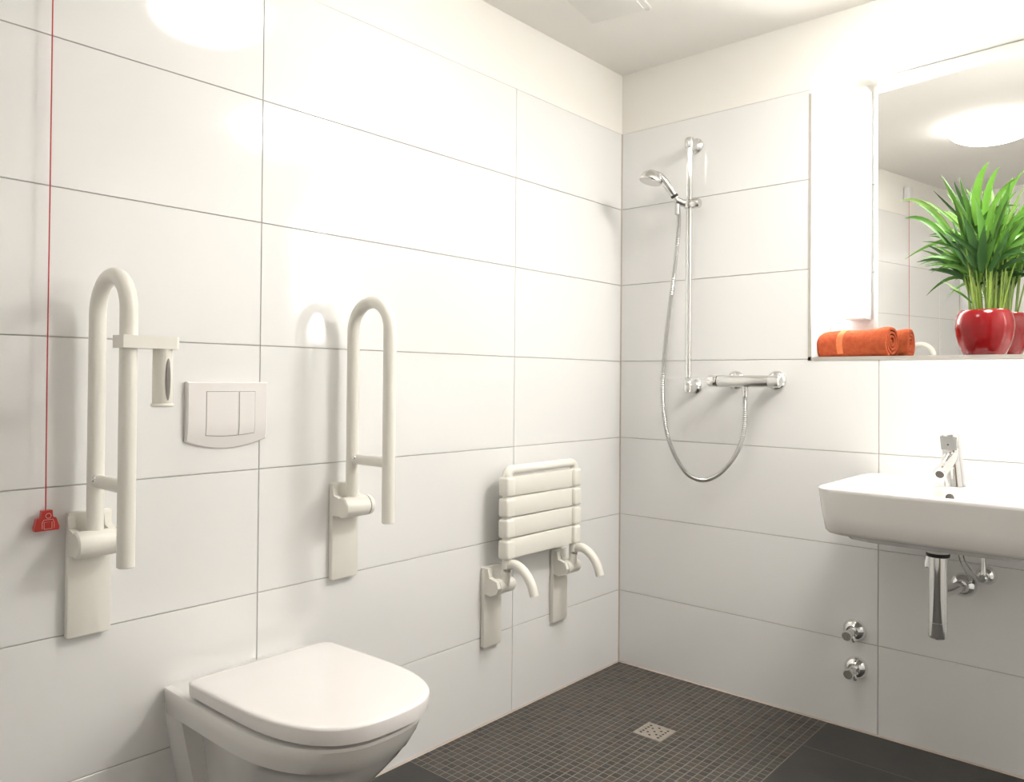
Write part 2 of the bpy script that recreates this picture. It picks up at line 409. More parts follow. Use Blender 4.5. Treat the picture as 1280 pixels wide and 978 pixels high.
# ------------------------------------------------------------------ folding grab rails
def grab_rail(y, label):
    t = thing('folding_grab_rail', label, 'grab rail', (0.0, y, 0.57), 'folding grab rails beside the toilet')
    zt, zb = 0.829, 0.575
    b = MB(); b.box(0.0, 0.018, y - 0.040, y + 0.046, zb, zt, 0.005); b.build('wall_plate', M['plastic'], t)
    for s in (-0.034, 0.036):
        b = MB(); b.prism([(0.016, 0.745), (0.042, 0.745), (0.056, 0.758), (0.056, 0.782), (0.042, 0.793), (0.024, 0.797), (0.018, 0.822)], y + s - 0.007, y + s + 0.007, lambda a, c, d: (a, d, c), 0.002)
        b.build('pivot_cheek', M['plastic'], t)
    MB().lathe([(0.0235, 0), (0.0265, 0.003), (0.0265, 0.078), (0.0235, 0.08)], (0.056, y - 0.042, 0.769), (0, 1, 0)).build('pivot_barrel', M['plastic'], t)
    MB().lathe([(0.0240, 0), (0.0240, 0.002)], (0.056, y + 0.038, 0.769), (0, 1, 0)).build('seam_ring', M['gap'], t)
    MB().lathe([(0.0262, 0), (0.0262, 0.009), (0.020, 0.016)], (0.056, y + 0.040, 0.769), (0, 1, 0)).build('end_cap', M['plastic'], t)
    xa, xb = 0.047, 0.193
    zc = 1.300 - (xb - xa) / 2
    pts = [(xa, y, 0.769), (xa, y, 1.0), (xa, y, zc)]
    pts += arc(((xa + xb) / 2, zc), (xb - xa) / 2, PI, 0, 18, lambda p, q: (p, y, q))[1:]
    pts += [(xb, y, 1.0), (xb, y, 0.744)]
    r = 0.0163
    MB().tube(pts, [r] * (len(pts) - 1) + [r], 20).build('rail_tube', M['plastic'], t)
    MB().lathe([(r - 0.001, 0), (r - 0.003, 0.002)], (xb, y, 0.744), (0, 0, -1), n=20).build('tube_plug', M['plastic_w'], t)
    MB().tube([(xa, y, 0.893), (xb, y, 0.893)], 0.0135, 16).build('cross_strut', M['plastic'], t)
    MB().lathe([(0.0065, 0), (0.0055, 0.003)], (xa + 0.022, y - 0.0118, 0.8985), (0, -1, 0.55), n=12).build('screw', M['satin'], t)
    return t
yA, yB = -1.995, -1.352
grab_rail(yA, 'cream folded-up grab rail nearest the red alarm cord, carrying the roll holder')
grab_rail(yB, 'cream folded-up grab rail between the toilet flush plate and the shower seat')
b = MB().lathe([(0.006, 0), (0.006, 0.0006)], (0.0181, yA + 0.004, 0.660), (1, 0, 0), n=3)
b.bm.free()

t = thing('toilet_roll_holder', 'empty white toilet roll holder clamped to the left grab rail', 'roll holder', (0.193, yA, 1.17))
b = MB(); b.prism([(-0.0195, -0.024), (0.085, -0.021), (0.092, -0.014), (0.092, 0.014), (0.085, 0.021), (-0.0195, 0.024)], 1.157, 1.181, lambda a, c, d: (0.193 + c, yA + a, d), 0.003)
b.build('clamp_arm', M['plastic'], t)
MB().lathe([(0.0185, 0), (0.0185, -0.105), (0.0175, -0.108)], (0.193, yA + 0.066, 1.157)).build('spindle', M['plastic'], t)
MB().lathe([(0.020, 0), (0.0215, -0.002), (0.0215, -0.005), (0.019, -0.007)], (0.193, yA + 0.066, 1.051)).build('end_disc', M['plastic'], t)
d = Vector((CAM.x - 0.193, CAM.y - (yA + 0.066), 0)).normalized()
sd = Vector((math.cos(math.radians(8)), math.sin(math.radians(8)), 0))
b = MB(); cpos = Vector((0.193, yA + 0.066, 1.098)) + sd * 0.0168
tv = Vector((-sd.y, sd.x, 0))
b.ring_faces([[cpos + tv * (k * 0.0052 * math.cos(a)) + Vector((0, 0, 0.041 * k * math.sin(a))) + sd * h for a in [2 * PI * i / 24 for i in range(24)]] for k, h in ((1, 0), (1, 0.0022), (0.85, 0.003))])
b.build('oval_window', M['greyinset'], t)

# ------------------------------------------------------------------ flush plate
t = thing('flush_plate', 'white dual flush plate with two buttons on the tiled wall', 'flush plate', (0, -1.687, 0.94))
y0, y1 = -1.788, -1.584
def face_x(z): return 0.0135 if z > 0.990 else 0.0135 - 0.010 * ((0.990 - z) / 0.055) ** 1.2
def low_edge(y, zc, sag): return zc - sag * (1 - ((y + 1.686) / 0.102) ** 2)
def curved_plate(a0, a1, zt, zc, sag, off, name, m, back=0.0005, nu=10, nv=10, r=0.003):
    # a plate whose lower half leans back to the wall, with a bowed lower edge
    b = MB()
    def grid(e, dx):
        out = []
        for v in range(nv + 1):
            row = []
            for u in range(nu + 1):
                y = a0 + e + (a1 - a0 - 2 * e) * u / nu
                zb = low_edge(y, zc, sag) + e
                z = zt - e + (zb - zt + e) * v / nv
                row.append(b.bm.verts.new((back if dx is None else face_x(z) + off + dx, y, z)))
            out.append(row)
        return out
    def rim(g): return g[0] + [q[-1] for q in g[1:]] + g[-1][-2::-1] + [q[0] for q in g[-2:0:-1]]
    f, sd_, bk = grid(r, 0.0), grid(0.0, -min(r, 0.003)), grid(0.0, None)
    for v in range(nv):
        for u in range(nu): b.bm.faces.new((f[v][u], f[v][u + 1], f[v + 1][u + 1], f[v + 1][u]))
    R0, R1, R2 = rim(f), rim(sd_), rim(bk)
    for p, q in ((R0, R1), (R1, R2)):
        for k in range(len(p)):
            l = (k + 1) % len(p)
            b.bm.faces.new((p[k], p[l], q[l], q[k]))
    loose = [v for v in b.bm.verts if not v.link_faces]
    bmesh.ops.delete(b.bm, geom=loose, context='VERTS')
    return b.build(name, m, t, smooth=30)
curved_plate(y0, y1, 1.093, 0.957, 0.021, 0.0, 'plate', M['plastic_w'])
def button(a0, a1):
    curved_plate(a0 - 0.0009, a1 + 0.0009, 1.0709, 0.9771, 0.011, 0.0001, 'button_gap', M['gap'], 0.003, r=0.0001)
    curved_plate(a0, a1, 1.070, 0.978, 0.011, 0.0011, 'button', M['plastic_w'], 0.004, r=0.0006)
button(-1.742, -1.663)
button(-1.6595, -1.619)

# ------------------------------------------------------------------ toilet
def dring(x0, x1, xs, hw, z, p=2.5, n=28, cy=-1.645, rb=0.012, hb=None):
    hb = hw if hb is None else hb
    pts = []
    for i in range(n + 1):
        a = -PI / 2 + PI * i / n
        ca, sa = max(0.0, math.cos(a)), math.sin(a)
        pts.append((xs + (x1 - xs) * ca ** (2 / p), cy + hw * math.copysign(abs(sa) ** (2 / p), sa), z))
    pts += [(xs * 0.6 + x0 * 0.4, cy + hw * 0.55 + hb * 0.45, z), (x0 + rb, cy + hb, z), (x0 + rb * 0.3, cy + hb - rb * 0.3, z), (x0, cy + hb - rb, z),
            (x0, cy - hb + rb, z), (x0 + rb * 0.3, cy - hb + rb * 0.3, z), (x0 + rb, cy - hb, z), (xs * 0.6 + x0 * 0.4, cy - hw * 0.55 - hb * 0.45, z)]
    return pts
t = thing('toilet', 'white wall-hung toilet with closed lid below the flush plate', 'toilet', (0.0, -1.645, 0.08))
b = MB()
b.ring_faces([
    dring(0.0, 0.19, 0.10, 0.080, 0.075, 2.3), dring(0.0, 0.245, 0.12, 0.090, 0.11, 2.3), dring(0.0, 0.318, 0.14, 0.107, 0.17, 2.3, hb=0.095),
    dring(0.0, 0.392, 0.17, 0.126, 0.23, 2.3, hb=0.10), dring(0.0, 0.458, 0.20, 0.147, 0.29, 2.35, hb=0.105), dring(0.0, 0.505, 0.22, 0.166, 0.34, 2.4, hb=0.11),
    dring(0.0, 0.521, 0.235, 0.174, 0.362, 2.45, hb=0.112), dring(0.0, 0.524, 0.235, 0.182, 0.3655, 2.5), dring(0.0, 0.540, 0.245, 0.185, 0.392, 2.55),
    dring(0.0, 0.549, 0.25, 0.187, 0.415, 2.6), dring(0.003, 0.547, 0.25, 0.185, 0.4205, 2.6), dring(0.008, 0.540, 0.25, 0.180, 0.4225, 2.6)])
b.build('bowl', M['ceramic'], t, smooth=40)
b = MB()   # wall flange that flares down behind the bowl
def fl_ring(z, hw, d): return [(0.0, -1.645 - hw, z), (d * 0.55, -1.645 - hw, z), (d, -1.645 - hw + 0.014, z), (d, -1.645 + hw - 0.014, z), (d * 0.55, -1.645 + hw, z), (0.0, -1.645 + hw, z)]
b.ring_faces([fl_ring(0.06, 0.118, 0.055), fl_ring(0.10, 0.128, 0.06), fl_ring(0.2, 0.150, 0.055), fl_ring(0.3, 0.169, 0.05), fl_ring(0.345, 0.177, 0.048), fl_ring(0.385, 0.1805, 0.045)])
b.build('wall_flange', M['ceramic'], t, smooth=40)
lid = [dring(0.097, 0.553, 0.27, 0.176, 0.4275, 2.75, rb=0.02), dring(0.093, 0.558, 0.27, 0.181, 0.4300, 2.8, rb=0.022), dring(0.095, 0.562, 0.27, 0.183, 0.4500, 2.8, rb=0.022),
       dring(0.0965, 0.5605, 0.27, 0.182, 0.4530, 2.8, rb=0.022), dring(0.100, 0.557, 0.27, 0.1785, 0.4548, 2.8, rb=0.022), dring(0.106, 0.551, 0.27, 0.172, 0.4555, 2.75, rb=0.022), dring(0.16, 0.49, 0.26, 0.11, 0.4565, 2.7, rb=0.02)]
lid = [[(x * 1.010, y, z + (0.011 * max(0.0, x - 0.09) / 0.46 + 0.002) * (1.0 if z > 0.44 else 0.35)) for x, y, z in r] for r in lid]
b = MB(); b.ring_faces(lid); b.build('lid', M['plastic_w'], t, smooth=50)
b = MB(); b.ring_faces([dring(0.095, 0.535, 0.25, 0.166, 0.4215, 2.6), dring(0.10, 0.535, 0.25, 0.166, 0.4280, 2.6)]); b.build('lid_gap_shade', M['gap'], t)  # dark slab standing in for the shade in the gap under the lid
for s in (-0.10, 0.10):
    MB().lathe([(0.013, 0), (0.013, 0.012)], (0.066, -1.645 + s, 0.4255), n=16).build('hinge', M['plastic_w'], t)

# ------------------------------------------------------------------ shower seat
t = thing('folding_shower_chair', 'cream folded-up slatted shower seat on two wall brackets', 'shower seat', (0.0, -0.565, 0.25))
yl, yr, xs = -0.758, -0.402, 0.070
for y in (yl, yr):
    b = MB(); b.box(0.0, 0.018, y - 0.045, y + 0.040, 0.252, 0.508, 0.005); b.build('wall_plate', M['plastic'], t)
    b = MB(); b.prism([(0.016, 0.425), (0.040, 0.420), (0.066, 0.432), (0.074, 0.450), (0.066, 0.470), (0.036, 0.477), (0.030, 0.505), (0.016, 0.505)], y - 0.043, y - 0.026, lambda a, c, d: (a, d, c), 0.002)
    b.build('pivot_cheek', M['plastic'], t)
    MB().lathe([(0.022, 0), (0.024, 0.002), (0.024, 0.066), (0.020, 0.074)], (0.054, y - 0.030, 0.451), (0, 1, 0)).build('pivot_barrel', M['plastic'], t)
    # side tube up to the top bar, and the curved stop arm
    MB().tube(smooth_path([(0.064, y, 0.452), (xs, y, 0.50), (xs, y, 0.53), (xs, y, 0.795)], 4), 0.0150, 16).build('side_tube', M['plastic'], t)
    MB().tube(smooth_path([(xs - 0.004, y + 0.004, 0.512), (xs + 0.03, y + 0.005, 0.523), (xs + 0.066, y + 0.006, 0.508), (xs + 0.094, y + 0.007, 0.475), (xs + 0.108, y + 0.008, 0.437)], 6), 0.0148, 16).build('stop_arm', M['plastic'], t)
pts = [(xs, yl, 0.785)] + arc((yl + 0.022, 0.795), 0.022, PI, PI / 2, 6, lambda p, q: (xs, p, q)) + arc((yr - 0.022, 0.795), 0.022, PI / 2, 0, 6, lambda p, q: (xs, p, q)) + [(xs, yr, 0.785)]
MB().tube(pts, 0.0155, 16).build('top_bar', M['plastic'], t)
for k in range(4):
    z0, z1 = 0.5365 + 0.0662 * k, 0.5365 + 0.0662 * k + 0.0615
    b = MB(); b.box(xs - 0.008, xs + 0.008, yl + 0.012, yr - 0.012, z0 - 0.0005, z1 + 0.0005, 0.003)
    sl = b.build('slat', M['plastic'], t)
    for y in (yl, yr):
        b = MB(); b.box(xs - 0.021, xs + 0.021, y - 0.021, y + 0.021, z0, z1, 0.009, 3)
        b.build('slat_clip', M['plastic'], sl)

# ------------------------------------------------------------------ alarm cord
t = thing('alarm_pull_cord', 'long red emergency pull cord with red tag hanging on the left wall', 'pull cord', (0.0, -2.078, 0.81))
b = MB(); b.box(0.0, 0.035, -2.105, -2.050, 2.17, 2.25, 0.006); b.build('switch_box', M['greyinset'] if False else M['lamp_metal'], t)
MB().tube(smooth_path([(0.021, -2.078, 2.17), (0.021, -2.0778, 1.6), (0.0205, -2.0782, 1.1), (0.021, -2.0775, 0.832)], 6), 0.0013, 8).build('cord', M['redcord'], t)
ty = -2.0755
poly = [(-0.0215, 0.800), (0.0215, 0.800), (0.0225, 0.806), (0.0165, 0.824), (0.0105, 0.8265), (0.0095, 0.8395), (-0.0095, 0.8395), (-0.0105, 0.8265), (-0.0185, 0.824), (-0.0225, 0.806)]
b = MB(); b.prism(poly, 0.012, 0.024, lambda a, c, d: (d, ty + a, c), 0.002); b.build('pull_tag', M['red'], t)
b = MB()
b.tube([(0.0245, ty + 0.002 + 0.0048 * math.cos(a), 0.8290 + 0.0048 * math.sin(a)) for a in [2 * PI * i / 16 for i in range(17)]], 0.0006, 5)
sq = [(-0.009, 0.804), (-0.009, 0.816), (-0.006, 0.8215), (0.010, 0.8215), (0.0125, 0.816), (0.0125, 0.804)]
b.tube([(0.0245, ty + a, c) for a, c in sq], 0.0006, 5)
sq = [(-0.0055, 0.8035), (-0.0055, 0.817), (0.0085, 0.817), (0.0085, 0.8035), (-0.0055, 0.8035)]
b.tube([(0.0245, ty + a, c) for a, c in sq], 0.0006, 5)
b.build('printed_symbol', M['pinkline'], t)

# ------------------------------------------------------------------ shower: riser rail, hand shower, hose, mixer
BX, BY = 0.324, -0.055
t = thing('shower_riser_rail', 'vertical chrome shower rail with end mounts near the corner', 'shower rail', (BX, 0, 1.07))
MB().tube([(BX, BY, 1.075), (BX, BY, 1.985)], 0.0112, 20).build('rail_tube', M['chrome'], t)
for z in (1.972, 1.086):
    MB().lathe([(0.027, 0), (0.027, 0.008), (0.020, 0.016), (0.0155, 0.024), (0.0155, 0.05)], (BX, 0, z), (0, -1, 0), n=24).build('wall_mount', M['satin' if z > 1.5 else 'chrome'], t)
    MB().lathe([(0.006, -0.022), (0.015, -0.018), (0.0165, -0.01), (0.0165, 0.012), (0.013, 0.018), (0.004, 0.020)], (BX, BY, z), n=20).build('end_cap', M['satin' if z > 1.5 else 'chrome'], t)
sl = MB().lathe([(0.015, -0.016), (0.019, -0.013), (0.019, 0.013), (0.015, 0.016)], (BX, BY, 1.747), n=22).build('slider', M['chrome'], t)
MB().lathe([(0.0165, 0), (0.0175, 0.003), (0.0175, 0.030), (0.015, 0.034)], (BX + 0.008, BY, 1.747), (1, 0, 0), n=22).build('slider_knob', M['satin'], sl)
MB().tube([(BX, BY, 1.747), (BX - 0.018, BY - 0.012, 1.752), (BX - 0.0355, BY - 0.028, 1.762)], [0.014, 0.013, 0.0145], 16).build('handset_cradle', M['satin'], sl)

hb = Vector((0.291, -0.080, 1.756)); hd = Vector((0.222, -0.150, 1.842))
t = thing('hand_shower', 'chrome hand shower resting in the rail slider', 'shower head', hb)
hp0 = smooth_path([hb, (0.282, -0.093, 1.782), (0.272, -0.110, 1.806), (0.259, -0.126, 1.832), (0.242, -0.138, 1.850), (0.224, -0.147, 1.855)], 5)
dr = (hp0[3] - hb).normalized()
MB().tube(hp0, [0.0095 + 0.0045 * min(1, q / 14) for q in range(len(hp0))], 18).build('handle', M['satin'], t)
fa = Vector((-0.22, -0.20, -1.0)).normalized()
MB().lathe([(0.004, -0.027), (0.016, -0.025), (0.027, -0.017), (0.036, -0.006), (0.0415, 0.004), (0.0425, 0.011), (0.040, 0.015)], hd, fa, n=32).build('head', M['satin'], t)
MB().lathe([(0.038, 0), (0.035, 0.003)], hd + fa * 0.0148, fa, n=30).build('spray_face', M['plastic_w'], t)
MB().lathe([(0.0125, 0), (0.0135, 0.003), (0.0135, 0.008), (0.0125, 0.010)], hb + dr * 0.020, dr, n=18).build('black_collar', M['black'], t)

# mixer
my = -0.068; mz = 1.1065
t = thing('shower_mixer', 'horizontal chrome thermostatic shower mixer bar on the wall', 'mixer tap', (0.53, 0, mz))
MB().lathe([(0.0195, 0), (0.0205, 0.002), (0.0205, 0.178), (0.020, 0.18)], (0.448, my, mz), (1, 0, 0)).build('mixer_body', M['satin'], t)
MB().lathe([(0.0188, 0), (0.0188, 0.004)], (0.444, my, mz), (1, 0, 0)).build('seam_ring', M['gap'], t)
MB().lathe([(0.012, 0), (0.018, 0.003), (0.0205, 0.008), (0.0205, 0.034), (0.0195, 0.036)], (0.408, my, mz), (1, 0, 0), n=14).build('flow_knob', M['chrome'], t)
MB().lathe([(0.0198, 0), (0.0212, 0.002), (0.0212, 0.036), (0.016, 0.041)], (0.6285, my, mz), (1, 0, 0), n=24).build('temperature_knob', M['satin'], t)
for x in (0.482, 0.628):
    MB().lathe([(0.034, 0), (0.034, 0.004), (0.029, 0.012), (0.018, 0.018), (0.016, 0.062)], (x, 0, mz + 0.003), (0, -1, 0)).build('wall_rosette', M['chrome'], t)
MB().lathe([(0.0105, 0), (0.0105, -0.016), (0.0095, -0.02)], (0.545, my, mz - 0.018), n=18).build('hose_outlet', M['chrome'], t)

hose_pts = [(0.545, my, 1.071), (0.546, -0.070, 1.04), (0.545, -0.070, 0.96), (0.531, -0.070, 0.89), (0.500, -0.070, 0.832), (0.455, -0.070, 0.783), (0.408, -0.070, 0.757), (0.365, -0.070, 0.756), (0.325, -0.070, 0.776),
            (0.282, -0.070, 0.832), (0.252, -0.070, 0.90), (0.234, -0.070, 0.985), (0.228, -0.070, 1.07), (0.233, -0.070, 1.17), (0.243, -0.070, 1.28), (0.259, -0.070, 1.40), (0.273, -0.070, 1.50), (0.286, -0.071, 1.61), (0.293, -0.073, 1.69), (hb.x, hb.y, hb.z)]
hp = smooth_path(hose_pts, 12)
t = thing('shower_hose', 'ribbed silver shower hose looping from the mixer up to the hand shower', 'hose', (0.37, -0.07, 0.75))
L = len(hp)
rib = []
dense = smooth_path(hp, 2)
b = MB(); b.tube(dense, [0.0080 if i % 2 else 0.0066 for i in range(len(dense))], 12); b.build('hose_tube', M['hose'], t)
MB().tube([(0.545, my, 1.078), (0.5455, my, 1.045)], [0.0095, 0.008], 14).build('hose_nut', M['chrome'], t)
MB().tube([hb + Vector((-0.001, -0.002, -0.045)), hb + Vector((0, 0, 0.002))], [0.0082, 0.0098], 14).build('hose_cone', M['hose'], t)

t = thing('soap_dish', 'clear plastic soap shelf clipped low on the chrome shower rail', 'soap dish', (BX, BY, 1.11))
b = MB(); b.box(BX - 0.065, BX + 0.085, BY - 0.085, BY - 0.010, 1.112, 1.1145, 0.001); b.build('shelf_plate', M['clear'], t)
b = MB(); b.box(BX - 0.065, BX + 0.085, BY - 0.088, BY - 0.0855, 1.108, 1.120, 0.001); b.build('lip', M['clear'], t)
MB().lathe([(0.0125, 0), (0.0125, 0.012)], (BX, BY, 1.107), n=18).build('clip_ring', M['clear'], t)

# ------------------------------------------------------------------ washbasin
def rrect(x0, x1, y0, y1, z, r, n=6):
    pts = []
    for cx, cy, a in ((x1 - r, y0 + r, -PI / 2), (x1 - r, y1 - r, 0), (x0 + r, y1 - r, PI / 2), (x0 + r, y0 + r, PI)):
        pts += [(cx + r * math.cos(a + PI / 2 * i / n), cy + r * math.sin(a + PI / 2 * i / n), z) for i in range(n + 1)]
    return pts
wx0, wx1, wy0 = 0.918, 1.452, -0.470
t = thing('washbasin', 'white rectangular ceramic washbasin hung on the wall below the niche', 'washbasin', ((wx0 + wx1) / 2, 0, 0.65))
b = MB()
b.ring_faces([
    rrect(1.08, 1.29, -0.30, -0.02, 0.672, 0.03), rrect(1.00, 1.38, -0.40, -0.004, 0.676, 0.04), rrect(0.985, 1.39, -0.425, -0.002, 0.682, 0.05), rrect(0.978, 1.397, -0.432, -0.001, 0.691, 0.05),
    rrect(wx0 + 0.032, wx1 - 0.032, wy0 + 0.028, -0.0005, 0.693, 0.045), rrect(wx0 + 0.022, wx1 - 0.022, wy0 + 0.017, -0.0005, 0.6965, 0.05), rrect(wx0 + 0.015, wx1 - 0.015, wy0 + 0.010, -0.0005, 0.7045, 0.055), rrect(wx0 + 0.008, wx1 - 0.008, wy0 + 0.005, -0.0005, 0.745, 0.055),
    rrect(wx0 + 0.001, wx1 - 0.001, wy0 + 0.001, -0.0005, 0.808, 0.052), rrect(wx0, wx1, wy0, -0.0005, 0.816, 0.052), rrect(wx0 + 0.003, wx1 - 0.003, wy0 + 0.003, -0.001, 0.8205, 0.050), rrect(wx0 + 0.008, wx1 - 0.008, wy0 + 0.008, -0.003, 0.822, 0.046),
    rrect(wx0 + 0.020, wx1 - 0.020, wy0 + 0.020, -0.012, 0.8195, 0.042), rrect(wx0 + 0.040, wx1 - 0.040, wy0 + 0.028, -0.152, 0.8145, 0.040), rrect(wx0 + 0.046, wx1 - 0.046, wy0 + 0.033, -0.160, 0.804, 0.044),
    rrect(wx0 + 0.060, wx1 - 0.060, wy0 + 0.046, -0.170, 0.750, 0.055), rrect(wx0 + 0.085, wx1 - 0.085, wy0 + 0.07, -0.19, 0.722, 0.06), rrect(1.10, 1.27, -0.34, -0.24, 0.712, 0.04)])
b.build('basin', M['ceramic'], t, smooth=42)
MB().lathe([(0.0125, 0), (0.0125, 0.003)], (1.184, -0.1627, 0.786), (0, -1, 0.12), n=18).build('overflow_ring', M['satin'], t)
MB().lathe([(0.0105, 0), (0.0105, 0.001)], (1.184, -0.1659, 0.7864), (0, -1, 0.12), n=18).build('overflow_hole', M['gap'], t)
MB().lathe([(0.022, 0), (0.022, 0.003), (0.018, 0.006)], (1.18, -0.28, 0.712), n=20).build('waste_cover', M['chrome'], t)

# tap
tx, ty_ = 1.187, -0.118
t = thing('basin_tap', 'chrome single lever tap standing on the washbasin', 'tap', (tx, ty_, 0.816))
lean = Vector((-0.012, 0.0, 0.146))
def bp(q): return Vector((tx, ty_, 0.815)) + lean * q
MB().tube([bp(0), bp(0.02), bp(0.35), bp(0.70)], [0.0285, 0.0280, 0.0262, 0.0245], 28).build('tap_body', M['chrome'], t)
MB().tube([bp(0.705), bp(0.72), bp(0.96), bp(0.99)], [0.0235, 0.0245, 0.0240, 0.0220], 28).build('lever_cap', M['chrome'], t)
b = MB(); b.prism([(-0.018, 0.0), (0.018, 0.0), (0.0215, 0.038), (-0.0215, 0.038)], 0.0, 0.012, lambda a, c, d: bp(0.70) + Vector((a - 0.002, -0.0155 - d - c * 0.05, c)), 0.002)
b.build('lever_face', M['chrome'], t)
MB().lathe([(0.0028, 0), (0.0028, 0.0012)], bp(0.80) + Vector((-0.002, -0.0285, 0)), (0, -1, 0), n=10).build('marker_dot', M['gap'], t)
sp0 = bp(0.60); sp1 = Vector((tx - 0.012, ty_ - 0.105, 0.861))
MB().tube([sp0, sp0 + (sp1 - sp0) * 0.5, sp1], [0.0190, 0.0175, 0.0162], 22).build('spout', M['chrome'], t)
dd = (sp1 - sp0).normalized()
MB().lathe([(0.0165, 0), (0.0168, 0.003), (0.0168, 0.011), (0.0145, 0.014)], sp1, dd, n=22).build('aerator', M['satin'], t)
MB().lathe([(0.011, 0), (0.010, 0.0015)], sp1 + dd * 0.014, dd, n=18).build('aerator_mesh', M['gap'], t)

# trap
trx, try_ = 1.163, -0.20
t = thing('basin_trap', 'chrome bottle trap hanging under the washbasin', 'trap', (trx, try_, 0.40))
MB().lathe([(0.030, 0.6725), (0.030, 0.640), (0.027, 0.634)], (trx, try_, 0), n=24).build('ceramic_outlet', M['ceramic'], t)
MB().lathe([(0.0285, 0.626), (0.0295, 0.628), (0.0295, 0.634), (0.0285, 0.636)], (trx, try_, 0), n=24).build('rubber_seal', M['black'], t)
MB().lathe([(0.0195, 0.401), (0.0232, 0.404), (0.0237, 0.410), (0.0237, 0.627)], (trx, try_, 0), n=30).build('trap_cylinder', M['chrome'], t)
MB().lathe([(0.0240, 0.445), (0.0240, 0.4465)], (trx, try_, 0), n=30).build('seam_ring', M['satin'], t)
MB().tube([(trx, try_, 0.520), (trx + 0.014, -0.08, 0.516), (trx + 0.022, -0.012, 0.514)], 0.0155, 18).build('outlet_pipe', M['chrome'], t)
MB().lathe([(0.036, 0), (0.0355, 0.005), (0.030, 0.016), (0.019, 0.024), (0.017, 0.030)], (trx + 0.023, 0, 0.514), (0, -1, 0), n=28).build('wall_rosette', M['chrome'], t)
MB().tube([(trx - 0.028, -0.17, 0.672), (trx - 0.032, -0.17, 0.612), (trx - 0.032, -0.17, 0.602)], [0.004, 0.006, 0.0085], 12).build('plug_rod', M['chrome'], t)
MB().lathe([(0.0085, 0), (0.0095, -0.004), (0.0095, -0.014), (0.007, -0.017)], (trx - 0.032, -0.17, 0.602), n=14).build('rod_nut', M['satin'], t)
for k, x in enumerate((trx + 0.033, trx + 0.045)):
    MB().tube(smooth_path([(x, -0.14, 0.672), (x + 0.004, -0.12, 0.61), (x + 0.012 * (k + 1), -0.07, 0.56), (x + 0.02 * (k + 1), -0.045, 0.54)], 4), 0.0022, 8).build('supply_tube', M['satin'], t)

def corner_valve(x, z, label, name, r=0.0355, up=False, group=None):
    t = thing(name, label, 'valve', (x, 0, z), group)
    MB().lathe([(r, 0), (r, 0.004), (r * 0.93, 0.012), (r * 0.75, 0.020), (r * 0.52, 0.026), (r * 0.50, 0.030)], (x, 0, z), (0, -1, 0), n=28).build('wall_rosette', M['chrome'], t)
    if up:
        MB().lathe([(0.012, 0), (0.012, 0.034), (0.009, 0.038)], (x, -0.028, z), (0, -1, 0), n=18).build('valve_body', M['chrome'], t)
        MB().tube([(x, -0.045, z), (x, -0.045, z + 0.03), (x - 0.003, -0.047, 0.674)], [0.0085, 0.006, 0.0055], 12).build('riser_pipe', M['chrome'], t)
    else:
        MB().lathe([(0.0115, 0), (0.0115, 0.022), (0.0095, 0.026)], (x, -0.028, z), (0, -1, 0), n=18).build('valve_body', M['chrome'], t)
        MB().lathe([(0.0085, 0), (0.014, 0.003), (0.0155, 0.007), (0.0155, 0.020), (0.0135, 0.024)], (x - 0.002, -0.052, z - 0.003), (0, -1, -0.05), n=12).build('valve_knob', M['satin'], t)
        MB().lathe([(0.006, 0), (0.006, 0.018), (0.0045, 0.021)], (x + 0.004, -0.040, z - 0.008), (0.35, -0.1, -1), n=12).build('hose_port', M['chrome'], t)
    return t
corner_valve(0.884, 0.317, 'upper of two chrome stop valves low on the wall left of the basin trap', 'stop_valve')
corner_valve(0.889, 0.199, 'lower of two chrome stop valves low on the wall left of the basin trap', 'stop_valve')
corner_valve(1.244, 0.552, 'small chrome angle valve under the washbasin right of the trap', 'angle_valve', 0.027, True)

# ------------------------------------------------------------------ rolled towel
t = thing('rolled_towel', 'rolled orange terry towel lying in the niche below the strip lamp', 'towel', (0.92, 0.06, NZ0))
A0 = Vector((0.744, 0.110, 0)); A1 = Vector((0.972, 0.074, 0))
ax = (A1 - A0).normalized(); sdv = Vector((-ax.y, ax.x, 0))
def spiral(s, thick=0.0085, turns=3.3, n=110):
    """closed cross-section of the rolled sheet at position s along the roll (0..1)"""
    R = 0.0465 + 0.0070 * s + 0.0015 * math.sin(7 * s)
    outer, inner = [], []
    for i in range(n + 1):
        u = i / n
        a = -2.0 - u * turns * 2 * PI
        r = R * (1 - 0.80 * u)
        wob = 1 + 0.02 * math.sin(5 * a + 3 * s) + 0.012 * math.sin(9 * a - 9 * s)
        flat = lambda rr: (rr * wob * math.cos(a), max(-R * 0.93, rr * wob * math.sin(a)))
        outer.append(flat(r)); inner.append(flat(r - thick * (1 - 0.25 * u)))
    return outer + inner[::-1], R
def towel_ring(s, bulge=0.0, push=0.0):
    pts, R = spiral(s)
    o = A0 + (A1 - A0) * s + Vector((0, 0, NZ0 + R * 0.93 + 0.0008)) + ax * push
    k = 1 + bulge
    return [o + sdv * (a * k) + Vector((0, 0, c * k + (k - 1) * R * 0.93)) for a, c in pts]
NS = 40
sec = []
for i in range(NS + 1):
    s = i / NS
    e = min(s, 1 - s)
    sec.append((s, -0.045 * max(0, 1 - e / 0.03) + 0.006 * math.sin(23 * s) + random.uniform(-0.004, 0.004)))
b = MB(); b.ring_faces([towel_ring(s, q) for s, q in sec]); b.build('terry_roll', M['towel'], t, smooth=60)
